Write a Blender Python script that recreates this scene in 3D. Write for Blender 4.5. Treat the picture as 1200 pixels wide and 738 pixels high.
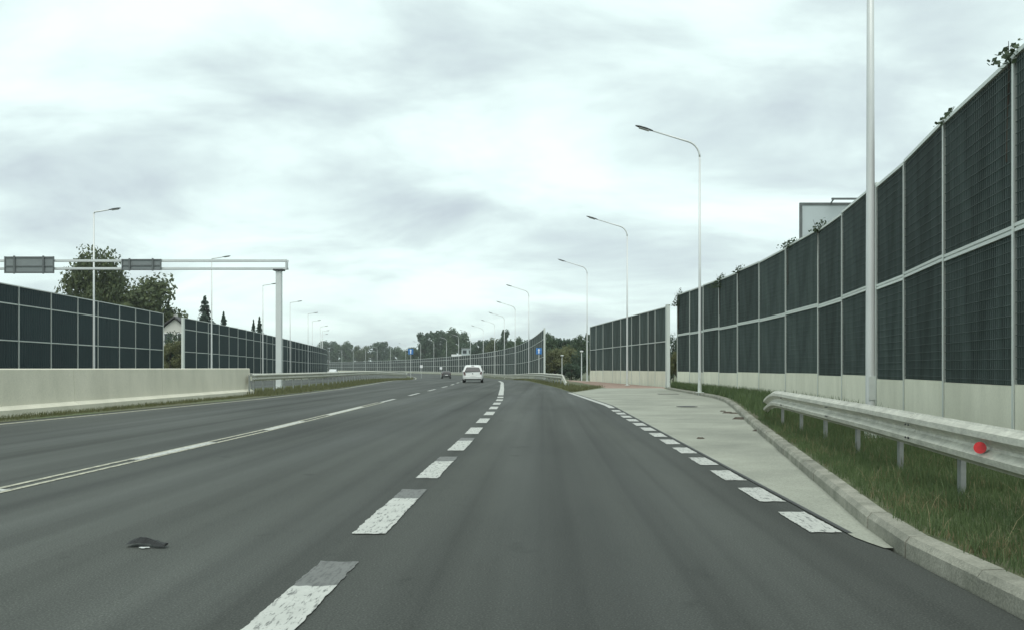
import bpy, bmesh, math, random
from mathutils import Vector, Matrix
R = math.radians
rnd = random.Random(7)
scn = bpy.context.scene
for o in list(bpy.data.objects):
    bpy.data.objects.remove(o, do_unlink=True)
COL = scn.collection

# ------------------------------------------------------------------ camera
FPX, CX, HY, CAMH = 1050.0, 637.0, 431.0, 1.26      # focal length in photo pixels, straight-ahead point, eye height
cam_d = bpy.data.cameras.new('camera')
cam = bpy.data.objects.new('camera', cam_d); COL.objects.link(cam)
cam.location = (0, 0, CAMH); cam.rotation_euler = (R(90), 0, 0)
cam_d.sensor_width = 36; cam_d.lens = 36 * FPX / 1200
cam_d.shift_x = -(CX - 600) / 1200; cam_d.shift_y = (HY - 369) / 1200
cam_d.clip_start = 0.05; cam_d.clip_end = 6000
scn.camera = cam
scn.render.resolution_x = 1024; scn.render.resolution_y = 629

# ------------------------------------------------------------------ sky, sun, exposure
SUN_EL, SUN_ROT = R(56), R(182)
w = bpy.data.worlds.new('World'); scn.world = w; w.use_nodes = True
nt = w.node_tree; nt.nodes.clear()
def N(t, typ, **k):
    n = t.nodes.new(typ)
    for a, v in k.items():
        if hasattr(n, a): setattr(n, a, v)
    return n
def mth(t, op, a, b=None, clamp=False):
    n = t.nodes.new('ShaderNodeMath'); n.operation = op; n.use_clamp = clamp
    for i, v in enumerate((a, b)):
        if v is None: continue
        if isinstance(v, (int, float)): n.inputs[i].default_value = v
        else: t.links.new(v, n.inputs[i])
    return n.outputs[0]
def ramp(t, fac, stops, interp='LINEAR'):
    n = t.nodes.new('ShaderNodeValToRGB'); n.color_ramp.interpolation = interp
    e = n.color_ramp.elements
    while len(e) < len(stops): e.new(0.5)
    for i, (p, c) in enumerate(stops):
        e[i].position = p; e[i].color = (*c, 1) if len(c) == 3 else c
    t.links.new(fac, n.inputs[0]); return n.outputs[0]
sky = N(nt, 'ShaderNodeTexSky', sky_type='NISHITA', sun_disc=False, sun_elevation=SUN_EL, sun_rotation=SUN_ROT)
skys = nt.nodes.new('ShaderNodeVectorMath'); skys.operation = 'SCALE'; skys.inputs[3].default_value = 0.1
nt.links.new(sky.outputs[0], skys.inputs[0])
tc = N(nt, 'ShaderNodeTexCoord'); sp = N(nt, 'ShaderNodeSeparateXYZ'); nt.links.new(tc.outputs['Generated'], sp.inputs[0])
zz = mth(nt, 'ADD', mth(nt, 'MAXIMUM', sp.outputs[2], 0.0), 0.30)
cb = N(nt, 'ShaderNodeCombineXYZ')
nt.links.new(mth(nt, 'DIVIDE', sp.outputs[0], zz), cb.inputs[0]); nt.links.new(mth(nt, 'DIVIDE', sp.outputs[1], zz), cb.inputs[1])
mp = N(nt, 'ShaderNodeMapping'); mp.inputs['Location'].default_value = (7.4, 2.2, 0.0); mp.inputs['Rotation'].default_value = (0, 0, R(14)); mp.inputs['Scale'].default_value = (0.8, 1.15, 1)
nt.links.new(cb.outputs[0], mp.inputs[0])
n1 = N(nt, 'ShaderNodeTexNoise'); n1.inputs['Scale'].default_value = 2.1; n1.inputs['Detail'].default_value = 6; n1.inputs['Roughness'].default_value = 0.55; n1.inputs['Distortion'].default_value = 0.35
nt.links.new(mp.outputs[0], n1.inputs['Vector'])
cc = ramp(nt, n1.outputs[0], [(0.31, (0.475, 0.550, 0.585)), (0.43, (0.585, 0.690, 0.692)), (0.53, (0.715, 0.850, 0.825)), (0.64, (0.82, 0.945, 0.905))])
mx = N(nt, 'ShaderNodeMix', data_type='RGBA'); mx.inputs[0].default_value = 0.93
nt.links.new(skys.outputs[0], mx.inputs[6]); nt.links.new(cc, mx.inputs[7])
bg = N(nt, 'ShaderNodeBackground'); bg.inputs[1].default_value = 1.0; nt.links.new(mx.outputs[2], bg.inputs[0])
wo = N(nt, 'ShaderNodeOutputWorld'); nt.links.new(bg.outputs[0], wo.inputs[0])
sd = bpy.data.lights.new('sun', 'SUN'); sd.energy = 1.5; sd.angle = R(40); sd.color = (1.0, 0.98, 0.93)
so = bpy.data.objects.new('sun', sd); COL.objects.link(so)
dirv = Vector((math.sin(SUN_ROT) * math.cos(SUN_EL), math.cos(SUN_ROT) * math.cos(SUN_EL), math.sin(SUN_EL)))
so.location = (0, 0, 40); so.rotation_euler = dirv.to_track_quat('Z', 'Y').to_euler()
vs = scn.view_settings; vs.view_transform = 'Standard'; vs.look = 'None'; vs.exposure = 0.35; vs.gamma = 1.0; vs.use_curve_mapping = False

# ------------------------------------------------------------------ materials
MATS = {}
def mat(name, col, rough=0.7, metal=0.0, var=0.12, scale=3.0, bump=0.0, bscale=60.0, col2=None, fine=0.0, spec=0.5, coat=0.0, stretch=(1, 1, 1), rand=0.0, coords='Object'):
    m = bpy.data.materials.new(name); m.use_nodes = True; t = m.node_tree
    b = t.nodes['Principled BSDF']; b.inputs['Roughness'].default_value = rough; b.inputs['Metallic'].default_value = metal
    b.inputs['Specular IOR Level'].default_value = spec; b.inputs['Coat Weight'].default_value = coat
    tcn = N(t, 'ShaderNodeTexCoord'); mpn = N(t, 'ShaderNodeMapping'); mpn.inputs['Scale'].default_value = stretch
    if coords == 'World':
        g = N(t, 'ShaderNodeNewGeometry'); t.links.new(g.outputs['Position'], mpn.inputs[0])
    else: t.links.new(tcn.outputs[coords], mpn.inputs[0])
    nn = N(t, 'ShaderNodeTexNoise'); nn.inputs['Scale'].default_value = scale; nn.inputs['Detail'].default_value = 6; nn.inputs['Roughness'].default_value = 0.6
    t.links.new(mpn.outputs[0], nn.inputs['Vector'])
    c2 = col2 or tuple(c * (1 - var * 1.6) for c in col); c1 = tuple(min(1, c * (1 + var)) for c in col)
    out = ramp(t, nn.outputs[0], [(0.3, c2), (0.7, c1)])
    if fine:
        nf = N(t, 'ShaderNodeTexNoise'); nf.inputs['Scale'].default_value = bscale; nf.inputs['Detail'].default_value = 3
        t.links.new(mpn.outputs[0], nf.inputs['Vector'])
        mm = N(t, 'ShaderNodeMix', data_type='RGBA', blend_type='MULTIPLY'); mm.inputs[0].default_value = 1.0
        fr = ramp(t, nf.outputs[0], [(0.3, (1 - fine,) * 3), (0.7, (1 + fine * 0.6,) * 3)])
        t.links.new(out, mm.inputs[6]); t.links.new(fr, mm.inputs[7]); out = mm.outputs[2]
    if rand:
        oi = N(t, 'ShaderNodeObjectInfo'); mm = N(t, 'ShaderNodeMix', data_type='RGBA', blend_type='MULTIPLY'); mm.inputs[0].default_value = 1.0
        fr = ramp(t, oi.outputs['Random'], [(0, (1 - rand,) * 3), (1, (1 + rand,) * 3)])
        t.links.new(out, mm.inputs[6]); t.links.new(fr, mm.inputs[7]); out = mm.outputs[2]
    t.links.new(out, b.inputs['Base Color'])
    if bump:
        bn = N(t, 'ShaderNodeTexNoise'); bn.inputs['Scale'].default_value = bscale; bn.inputs['Detail'].default_value = 4
        t.links.new(mpn.outputs[0], bn.inputs['Vector'])
        bb = N(t, 'ShaderNodeBump'); bb.inputs['Strength'].default_value = bump; bb.inputs['Distance'].default_value = 0.02
        t.links.new(bn.outputs[0], bb.inputs['Height']); t.links.new(bb.outputs[0], b.inputs['Normal'])
    MATS[name] = m; return m

def asphalt(name, base):
    """asphalt with tyre-polished tracks running along the road, blotches and aggregate speckle"""
    m = bpy.data.materials.new(name); m.use_nodes = True; t = m.node_tree; b = t.nodes['Principled BSDF']
    g = N(t, 'ShaderNodeNewGeometry')
    def noise(scale, st, det=5):
        mpn = N(t, 'ShaderNodeMapping'); mpn.inputs['Scale'].default_value = st; t.links.new(g.outputs['Position'], mpn.inputs[0])
        n = N(t, 'ShaderNodeTexNoise'); n.inputs['Scale'].default_value = scale; n.inputs['Detail'].default_value = det; t.links.new(mpn.outputs[0], n.inputs['Vector']); return n.outputs[0]
    streak = ramp(t, noise(1.0, (1.1, 0.02, 1), 3), [(0.3, (0.72,) * 3), (0.7, (1.28,) * 3)])
    blot = ramp(t, noise(0.22, (1, 0.35, 1), 7), [(0.32, (0.74,) * 3), (0.68, (1.24,) * 3)])
    band = ramp(t, noise(1.0, (2.6, 0.012, 1), 2), [(0.36, (0.80,) * 3), (0.46, (1.0,) * 3), (0.62, (1.10,) * 3)])
    spots = ramp(t, noise(1.7, (1, 0.8, 1), 4), [(0.24, (0.70,) * 3), (0.33, (1.0,) * 3)])
    speck = ramp(t, noise(85, (1, 1, 1), 2), [(0.25, (0.62,) * 3), (0.55, (1.0,) * 3), (0.75, (1.7,) * 3)])
    crack = ramp(t, noise(3.0, (1, 0.3, 1), 8), [(0.485, (1,) * 3), (0.5, (0.93,) * 3), (0.515, (1,) * 3)])
    col = N(t, 'ShaderNodeRGB').outputs[0]; col.default_value = (*base, 1)
    for f in (streak, blot, speck, crack, band, spots):
        mm = N(t, 'ShaderNodeMix', data_type='RGBA', blend_type='MULTIPLY'); mm.inputs[0].default_value = 1
        t.links.new(col, mm.inputs[6]); t.links.new(f, mm.inputs[7]); col = mm.outputs[2]
    t.links.new(col, b.inputs['Base Color'])
    rr = ramp(t, noise(0.8, (1.0, 0.05, 1), 4), [(0.3, (0.62,) * 3), (0.7, (0.86,) * 3)]); t.links.new(rr, b.inputs['Roughness'])
    bb = N(t, 'ShaderNodeBump'); bb.inputs['Strength'].default_value = 0.35; bb.inputs['Distance'].default_value = 0.01
    t.links.new(noise(110, (1, 1, 1), 3), bb.inputs['Height']); t.links.new(bb.outputs[0], b.inputs['Normal'])
    b.inputs['Specular IOR Level'].default_value = 0.18
    MATS[name] = m; return m

def paint(name, col, wear, base=(0.075, 0.078, 0.073)):
    """thermoplastic road paint worn through to asphalt in flecks and lengthwise scratches"""
    m = bpy.data.materials.new(name); m.use_nodes = True; t = m.node_tree; b = t.nodes['Principled BSDF']
    g = N(t, 'ShaderNodeNewGeometry')
    def noise(scale, st, det=6):
        mpn = N(t, 'ShaderNodeMapping'); mpn.inputs['Scale'].default_value = st; t.links.new(g.outputs['Position'], mpn.inputs[0])
        n = N(t, 'ShaderNodeTexNoise'); n.inputs['Scale'].default_value = scale; n.inputs['Detail'].default_value = det; n.inputs['Roughness'].default_value = 0.7; t.links.new(mpn.outputs[0], n.inputs['Vector']); return n.outputs[0]
    f1 = ramp(t, noise(9, (4, 0.7, 1)), [(wear - 0.05, (1,) * 3), (wear + 0.03, (0,) * 3)])
    f2 = ramp(t, noise(26, (1, 1, 1)), [(wear - 0.12, (1,) * 3), (wear - 0.04, (0,) * 3)])
    f = mth(t, 'MAXIMUM', f1, f2); f = mth(t, 'MULTIPLY', f, 0.85)
    dirt = ramp(t, noise(4, (1, 1, 1)), [(0.3, tuple(c * 0.82 for c in col)), (0.7, col)])
    mm = N(t, 'ShaderNodeMix', data_type='RGBA'); t.links.new(f, mm.inputs[0]); t.links.new(dirt, mm.inputs[6]); mm.inputs[7].default_value = (*base, 1)
    t.links.new(mm.outputs[2], b.inputs['Base Color']); b.inputs['Roughness'].default_value = 0.65
    MATS[name] = m; return m

def leafmat(name, c1, c2, trans=0.25):
    m = bpy.data.materials.new(name); m.use_nodes = True; t = m.node_tree; b = t.nodes['Principled BSDF']
    g = N(t, 'ShaderNodeNewGeometry'); tcn = N(t, 'ShaderNodeTexCoord')
    n = N(t, 'ShaderNodeTexNoise'); n.inputs['Scale'].default_value = 0.8; n.inputs['Detail'].default_value = 3; t.links.new(tcn.outputs['Object'], n.inputs['Vector'])
    f = mth(t, 'ADD', mth(t, 'MULTIPLY', n.outputs[0], 0.7), mth(t, 'MULTIPLY', g.outputs['Random Per Island'], 0.35))
    t.links.new(ramp(t, f, [(0.28, c1), (0.78, c2)]), b.inputs['Base Color']); b.inputs['Roughness'].default_value = 0.6; b.inputs['Specular IOR Level'].default_value = 0.25
    b.inputs['Subsurface Weight'].default_value = 0.0
    tr = N(t, 'ShaderNodeBsdfTranslucent'); tr.inputs[0].default_value = (*c2, 1)
    mxs = N(t, 'ShaderNodeMixShader'); mxs.inputs[0].default_value = trans
    t.links.new(b.outputs[0], mxs.inputs[1]); t.links.new(tr.outputs[0], mxs.inputs[2]); t.links.new(mxs.outputs[0], t.nodes['Material Output'].inputs[0])
    MATS[name] = m; return m

asphalt('asphalt', (0.063, 0.068, 0.061))
paint('paint', (0.50, 0.51, 0.47), 0.435)
paint('paint_old', (0.150, 0.155, 0.145), 0.47)
paint('paint_thin', (0.46, 0.45, 0.34), 0.46)
mat('sealant', (0.045, 0.047, 0.045), 0.6, var=0.2, scale=8)
mat('bay_concrete', (0.335, 0.345, 0.285), 0.88, var=0.12, scale=0.45, bump=0.3, bscale=60, fine=0.22, coords='World', col2=(0.225, 0.235, 0.195))
mat('kerb_concrete', (0.275, 0.27, 0.225), 0.9, var=0.2, scale=3.0, bump=0.3, bscale=60, fine=0.2, rand=0.10, coords='World', col2=(0.155, 0.16, 0.125))
mat('plinth_concrete', (0.76, 0.75, 0.62), 0.85, var=0.07, scale=1.6, bump=0.1, bscale=60, fine=0.07, rand=0.05, coords='World', stretch=(1, 1, 0.35), col2=(0.66, 0.655, 0.53))
mat('barrier_concrete', (0.72, 0.69, 0.57), 0.85, var=0.05, scale=0.9, bump=0.15, bscale=50, fine=0.1, coords='World', stretch=(1, 1, 0.5), col2=(0.61, 0.59, 0.48))
mat('red_paving', (0.30, 0.21, 0.165), 0.9, var=0.2, scale=2, fine=0.2, bscale=20)
mat('soil_grass', (0.075, 0.100, 0.042), 0.95, var=0.3, scale=0.35, bump=0.4, bscale=14, fine=0.35, coords='World', col2=(0.105, 0.098, 0.06))
mat('panel_face', (0.024, 0.037, 0.035), 0.75, spec=0.2, var=0.10, scale=1.3, rand=0.2, fine=0.2, bscale=30, stretch=(3, 1, 0.4))
mat('panel_rib', (0.062, 0.085, 0.079), 0.7, spec=0.25, var=0.28, scale=2.2, rand=0.16, stretch=(4, 1, 0.5))
mat('panel_blue', (0.017, 0.032, 0.035), 0.75, spec=0.2, var=0.12, scale=1.2, rand=0.14)
mat('panel_blue_rib', (0.022, 0.040, 0.043), 0.7, spec=0.2, var=0.1, scale=2, rand=0.1)
mat('post_steel', (0.25, 0.27, 0.255), 0.6, metal=0.3, var=0.15, scale=5)
mat('galvanised', (0.60, 0.64, 0.60), 0.5, metal=0.25, var=0.10, scale=2.5, rand=0.06)
mat('rail_steel', (0.49, 0.49, 0.42), 0.55, metal=0.15, var=0.16, scale=3.5, fine=0.16, bscale=18, stretch=(0.4, 1, 3), rand=0.05)
mat('pole_steel', (0.62, 0.645, 0.63), 0.45, metal=0.2, var=0.06, scale=2, stretch=(1, 1, 0.3))
mat('gantry_steel', (0.60, 0.635, 0.625), 0.5, metal=0.15, var=0.05, scale=1)
mat('lamp_dark', (0.055, 0.06, 0.06), 0.5, var=0.1)
mat('lamp_glass', (0.35, 0.37, 0.36), 0.2, var=0.05)
mat('dark_steel', (0.05, 0.055, 0.055), 0.6, var=0.2)
mat('sign_back', (0.20, 0.225, 0.225), 0.55, metal=0.2, var=0.08, scale=1.2)
mat('sign_frame', (0.11, 0.125, 0.125), 0.6, var=0.1)
mat('sign_blue', (0.03, 0.17, 0.46), 0.4, var=0.03)
mat('sign_white', (0.80, 0.82, 0.82), 0.45, var=0.03)
mat('red_reflector', (0.72, 0.045, 0.05), 0.35, var=0.08, scale=30)
mat('billboard_back', (0.44, 0.50, 0.51), 0.6, var=0.05, scale=0.5)
mat('car_white', (0.62, 0.64, 0.62), 0.3, var=0.02, coat=0.5)
mat('car_dark', (0.018, 0.022, 0.022), 0.3, var=0.05, coat=0.5)
mat('car_glass', (0.010, 0.014, 0.015), 0.25, var=0.02, spec=0.35)
mat('tyre', (0.018, 0.018, 0.018), 0.85, var=0.1)
mat('rim', (0.35, 0.36, 0.36), 0.4, metal=0.6, var=0.05)
mat('tail_red', (0.075, 0.02, 0.02), 0.25, var=0.05)
mat('black_plastic', (0.025, 0.027, 0.027), 0.6, var=0.1)
mat('plate', (0.7, 0.71, 0.68), 0.5, var=0.03)
mat('bark', (0.075, 0.062, 0.048), 0.95, var=0.25, scale=4, stretch=(1, 1, 0.3))
mat('house_wall', (0.60, 0.60, 0.55), 0.85, var=0.05)
mat('house_roof', (0.075, 0.075, 0.078), 0.8, var=0.15, scale=3)
mat('house_glass', (0.03, 0.04, 0.045), 0.15, var=0.05)
mat('iron', (0.065, 0.062, 0.056), 0.7, metal=0.4, var=0.2, scale=12)
mat('rubber', (0.014, 0.016, 0.016), 0.75, var=0.3, scale=30, bump=0.4, bscale=80)
mat('pale_litter', (0.50, 0.52, 0.50), 0.7, var=0.1, scale=20)
leafmat('leaf_green', (0.034, 0.062, 0.038), (0.098, 0.142, 0.072))
leafmat('leaf_tree', (0.040, 0.062, 0.030), (0.125, 0.150, 0.066))
leafmat('leaf_dark', (0.028, 0.053, 0.038), (0.075, 0.116, 0.068))
leafmat('leaf_conifer', (0.015, 0.032, 0.024), (0.035, 0.062, 0.042), 0.1)
leafmat('leaf_olive', (0.080, 0.098, 0.042), (0.20, 0.205, 0.095))
leafmat('leaf_vine', (0.030, 0.050, 0.030), (0.080, 0.110, 0.060))
leafmat('grass_blade', (0.050, 0.085, 0.034), (0.135, 0.185, 0.080), 0.3)
leafmat('grass_dry', (0.14, 0.12, 0.065), (0.27, 0.23, 0.13), 0.2)
leafmat('grass_olive', (0.085, 0.095, 0.04), (0.17, 0.175, 0.085), 0.3)

# ------------------------------------------------------------------ helpers
def tag(o, label=None, cat=None, group=None, kind=None):
    if label: o['label'] = label
    if cat: o['category'] = cat
    if group: o['group'] = group
    if kind: o['kind'] = kind
    return o
def link(o, parent=None):
    COL.objects.link(o)
    if parent is not None: o.parent = parent
    return o
def empty(name, loc=(0, 0, 0), rz=0.0):
    o = bpy.data.objects.new(name, None); o.location = loc; o.rotation_euler = (0, 0, rz); o.empty_display_size = 0.3
    return link(o)
class MB:
    def __init__(s): s.v = []; s.f = []; s.m = []; s.mi = 0
    def add(s, vs, fs):
        b = len(s.v); s.v += [tuple(v) for v in vs]
        for f in fs: s.f.append(tuple(b + i for i in f)); s.m.append(s.mi)
    def box(s, x0, x1, y0, y1, z0, z1):
        s.add([(x0, y0, z0), (x1, y0, z0), (x1, y1, z0), (x0, y1, z0), (x0, y0, z1), (x1, y0, z1), (x1, y1, z1), (x0, y1, z1)],
              [(0, 3, 2, 1), (4, 5, 6, 7), (0, 1, 5, 4), (1, 2, 6, 5), (2, 3, 7, 6), (3, 0, 4, 7)])
    def bar(s, a, b, wd, ht, up=(0, 0, 1)):
        a = Vector(a); b = Vector(b); d = (b - a).normalized(); u = Vector(up); sd_ = d.cross(u)
        if sd_.length < 1e-4: sd_ = d.cross(Vector((1, 0, 0)))
        sd_.normalize(); u = sd_.cross(d); vs = []
        for p in (a, b):
            for i, j in ((-1, -1), (1, -1), (1, 1), (-1, 1)): vs.append(p + sd_ * wd * .5 * i + u * ht * .5 * j)
        s.add(vs, [(0, 1, 2, 3), (7, 6, 5, 4), (0, 4, 5, 1), (1, 5, 6, 2), (2, 6, 7, 3), (3, 7, 4, 0)])
    def tube(s, pts, rad, seg=8, cap=True):
        pts = [Vector(p) for p in pts]; n = len(pts)
        if isinstance(rad, (int, float)): rad = [rad] * n
        b = len(s.v); pu = None
        for i, p in enumerate(pts):
            d = (pts[min(i + 1, n - 1)] - pts[max(i - 1, 0)]).normalized()
            if pu is None: pu = d.orthogonal().normalized()
            pu = (pu - d * pu.dot(d)).normalized(); q = d.cross(pu)
            for k in range(seg):
                a = 2 * math.pi * k / seg; s.v.append(tuple(p + (pu * math.cos(a) + q * math.sin(a)) * rad[i]))
        for i in range(n - 1):
            for k in range(seg):
                k2 = (k + 1) % seg; s.f.append((b + i * seg + k, b + i * seg + k2, b + (i + 1) * seg + k2, b + (i + 1) * seg + k)); s.m.append(s.mi)
        if cap:
            s.f.append(tuple(b + k for k in reversed(range(seg)))); s.m.append(s.mi)
            s.f.append(tuple(b + (n - 1) * seg + k for k in range(seg))); s.m.append(s.mi)
    def mesh(s, name, mats, smooth=False):
        me = bpy.data.meshes.new(name); me.from_pydata(s.v, [], s.f)
        if isinstance(mats, str): mats = [mats]
        for m in mats: me.materials.append(MATS[m])
        if len(mats) > 1: me.polygons.foreach_set('material_index', s.m)
        if smooth: me.shade_smooth() if hasattr(me, 'shade_smooth') else None
        me.update(); return me
    def build(s, name, mats, parent=None, smooth=False, loc=None, rz=0.0):
        o = bpy.data.objects.new(name, s.mesh(name, mats, smooth))
        if loc: o.location = loc
        o.rotation_euler = (0, 0, rz); return link(o, parent)
def inst(name, me, parent, loc=(0, 0, 0), rz=0.0, sc=(1, 1, 1)):
    o = bpy.data.objects.new(name, me); o.location = loc; o.rotation_euler = (0, 0, rz); o.scale = sc
    return link(o, parent)
def bevel(me, w=0.01, seg=1):
    bm = bmesh.new(); bm.from_mesh(me); bmesh.ops.remove_doubles(bm, verts=bm.verts, dist=1e-5)
    bmesh.ops.bevel(bm, geom=bm.edges[:], offset=w, segments=seg, profile=0.5, affect='EDGES'); bm.to_mesh(me); bm.free(); return me
def interp(tab):
    def f(d):
        if d <= tab[0][0]: return tab[0][1]
        for (a, b), (c, e) in zip(tab, tab[1:]):
            if d <= c: return b + (e - b) * (d - a) / (c - a)
        return tab[-1][1]
    return f
def ref(d): return 0.0 if d < 35 else -(d - 35) ** 2 / 1840.0
def drefang(d): return math.atan(2 * max(0, d - 35) / 1840.0)      # heading of the road, turning left
def G(d):                                                            # the road dips a little beyond 75 m
    t = min(1, max(0, (d - 75) / 95.0)); return -0.7 * t * t * (3 - 2 * t)
def X(px, d): return (px - CX) / FPX * d
def Z(py, d): return CAMH + (HY - py) / FPX * d
def blend(tab, off):                                                 # table of world X near, road offset beyond its end
    f = interp(tab); last = tab[-1][0]
    return lambda d: f(d) if d <= last else ref(d) + off

# ------------------------------------------------------------------ setting: ground and roads
def struct(o, kind='structure'): o['kind'] = kind; return o
ys = [-60, -20, 0, 20, 40, 60, 75] + [75 + 6 * i for i in range(1, 17)] + [200, 300, 450, 700, 1200, 1900]
xs = [-1500, -800, -200, -60, -35, -14, 3, 30, 100, 300, 800, 1400]
gm = MB(); gv = [(x, y, G(y) - 0.06) for y in ys for x in xs]; nx = len(xs)
gm.add(gv, [(j * nx + i, j * nx + i + 1, (j + 1) * nx + i + 1, (j + 1) * nx + i) for j in range(len(ys) - 1) for i in range(nx - 1)])
struct(gm.build('ground', 'soil_grass', smooth=True))

def drange(a, b, n=None):
    st = []; d = a
    while d < b - 1e-6: st.append(d); d = round(d + (0.2 if d < 8 else 1.0 if d < 30 else 2.0 if d < 110 else 5.0), 6)
    st.append(b); return st
def strip(name, fl, fr, d0, d1, z, m, parent=None, ds=None):
    mb = MB(); ds = ds or drange(d0, d1); vs = []
    for d in ds: vs += [(fl(d), d, G(d) + z), (fr(d), d, G(d) + z)]
    mb.add(vs, [(2 * i, 2 * i + 1, 2 * i + 3, 2 * i + 2) for i in range(len(ds) - 1)])
    return mb.build(name, m, parent)
redge = blend([(0, 2.40), (6.2, 2.40), (6.6, 2.32), (30, 2.30), (45.5, 1.48), (60, 0.65), (80, -0.9), (100, -2.0)], 0.3)
cline = blend([(0, -1.31), (15, -1.35), (25, -1.5), (36, -1.75), (55, -2.55), (78, -3.6), (92, -4.6)], -2.8)
lline = blend([(0, -5.57), (18, -5.63), (29, -5.9), (41, -6.15), (63, -6.7), (84, -7.7)], -6.4)
ledge = blend([(0, -12.2), (20, -12.15), (36, -11.55), (55, -12.2), (80, -14.3), (110, -17.4)], -14.3)
road = struct(strip('road', lambda d: ledge(d) - 0.45, redge, -8, 560, 0.0, 'asphalt'))
struct(strip('opposite_carriageway', lambda d: ref(d) - 29.3 - max(0, min(4, (d - 90) * 0.04)), lambda d: ref(d) - 17.6, -8, 560, -0.01, 'asphalt'))
def ragged(name, fn, d0, d1, wd, m, z=0.008):
    # a painted mark with a chipped, wavering outline
    mb = MB(); n = max(6, int((d1 - d0) / 0.03)); vs = []; a = b = 0.0
    e0 = [rnd.uniform(-.012, .012) for _ in range(7)]; e1 = [rnd.uniform(-.02, .02) for _ in range(7)]
    for i in range(n + 1):
        t = i / n; d = d0 + (d1 - d0) * t; a = a * .6 + rnd.gauss(0, .0032); b = b * .6 + rnd.gauss(0, .0032)
        for k in range(7):
            u = k / 6; y = d + (e0[k] if i == 0 else e1[k] if i == n else 0)
            vs.append((fn(d) - wd / 2 + wd * u + (a if k == 0 else b if k == 6 else 0), y, G(d) + z))
    mb.add(vs, [(i * 7 + k, i * 7 + k + 1, (i + 1) * 7 + k + 1, (i + 1) * 7 + k) for i in range(n) for k in range(6)])
    return mb.build(name, m, road)
def line(name, fn, d0, d1, wd, m, z=0.008):
    if d1 < 20 and wd > .1: return ragged(name, fn, d0, d1, wd, m, z)
    return strip(name, lambda d: fn(d) - wd / 2, lambda d: fn(d) + wd / 2, d0, d1, z, m, road)
# broad dashes between the two right-hand lanes, each with a faded end, then a solid line through the bend
d = 3.35
for k in range(11):
    a, b = d, d + (1.85 if k else 1.82)
    line('lane_dash', cline, a, b, 0.255, 'paint')
    if k < 4: line('faded_dash', cline, b - .02, b + 0.66, 0.255, 'paint_old', 0.006)
    d += 3.44
line('lane_line', cline, 41.5, 90, 0.25, 'paint')
for a, b in ((6.0, 9.3), (12.3, 15.2), (18.2, 21.2), (24.0, 29.2), (33, 36.5), (41, 45), (49.5, 53.5), (58, 62), (66.5, 70.5), (75, 79), (83.5, 87.5)):
    line('lane_dash', lline, a, b, 0.16, 'paint')
for s in (-0.10, 0.10):
    line('worn_line', lambda d, s=s: lline(d) + s, 4, 33, 0.075, 'paint_thin', 0.006)
line('edge_line', ledge, -5, 300, 0.16, 'paint_thin')
# dark joint and short block dashes along the bay
rl = lambda d: redge(d) - 0.16
strip('joint_strip', lambda d: redge(d) - 0.012, lambda d: redge(d) + 0.028, 6.8, 45, 0.011, 'sealant', road)
d = 6.85
while d < 27.5:
    line('bay_dash', rl, d, d + 0.97, 0.24, 'paint'); d += 1.59
line('bay_line', lambda d: redge(d) - 0.14, 28.2, 46, 0.2, 'paint')
# bay
kerb_pts = [(2.42, -4), (2.42, 3), (2.42, 6.3), (3.18, 11.1), (4.06, 16.7), (5.0, 22.5), (6.0, 28.5), (6.75, 33.5), (7.1, 37.5), (7.2, 43), (7.2, 49), (7.35, 54)]
kx = interp([(b, a) for a, b in kerb_pts])
bay = MB(); bd = drange(6.25, 56)
vs = []
for d in bd:
    lo = redge(d) - 0.012 if d < 46.0 else 1.45 + (d - 46) * 0.22
    vs += [(lo, d, 0.008), (kx(d) + 0.02, d, 0.008)]
bay.add(vs, [(2 * i, 2 * i + 1, 2 * i + 3, 2 * i + 2) for i in range(len(bd) - 1)])
bayo = struct(bay.build('bus_bay', 'bay_concrete'))
bayd = MB()
bayd.add([(3.62, 56, 0.004), (7.37, 54, 0.004), (8.0, 60, 0.004), (4.4, 92, G(92) + 0.01), (2.9, 104, G(104) + 0.02), (1.6, 104, G(104) + 0.02), (2.2, 80, G(80) + 0.01)], [(0, 1, 2, 3, 4, 5, 6)])
struct(bayd.build('red_path', 'red_paving'))
# ------------------------------------------------------------------ right verge, kerb
wall1 = [(5.55, 6), (6.4, 12), (6.87, 15.1), (7.45, 18.4), (8.15, 23.7), (8.55, 28), (8.72, 35.5), (8.5, 43), (7.85, 51.5)]
wx = interp([(b, a) for a, b in wall1])
vg = MB(); vs = []; vd = drange(-4, 54)
for d in vd:
    k0 = kx(d) + 0.14; k1 = (wx(d) if d > 6 else 5.55) + 0.4
    vs += [(k0, d, 0.115), ((k0 + k1) / 2, d, 0.15), (k1, d, 0.13)]
for i in range(len(vd) - 1):
    a = 3 * i; vg.add([], []); vg.f += [(a, a + 1, a + 4, a + 3), (a + 1, a + 2, a + 5, a + 4)]; vg.m += [0, 0]
vg.v = vs
struct(vg.build('right_verge', 'soil_grass', smooth=True))
kerb = struct(empty('kerb'))
ks = MB(); prof = [(-0.005, -0.12), (0.0, 0.095), (0.03, 0.135), (0.15, 0.14), (0.15, -0.12)]
ks.add([(x, -0.5, z) for x, z in prof] + [(x, 0.5, z) for x, z in prof], [(i, (i + 1) % 5, 5 + (i + 1) % 5, 5 + i) for i in range(5)] + [(4, 3, 2, 1, 0), (5, 6, 7, 8, 9)])
ksm = ks.mesh('kerb_stone', 'kerb_concrete')
def walk(pts, step, start=0.0):
    P = [Vector((a, b)) for a, b in pts]; out = [P[0]]; acc = 0.0; 
    for a, b in zip(P, P[1:]):
        L = (b - a).length; t = step - acc
        while t <= L: out.append(a + (b - a) * t / L); t += step
        acc = L - (t - step)
    return out
kp = walk(kerb_pts, 1.0)
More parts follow.
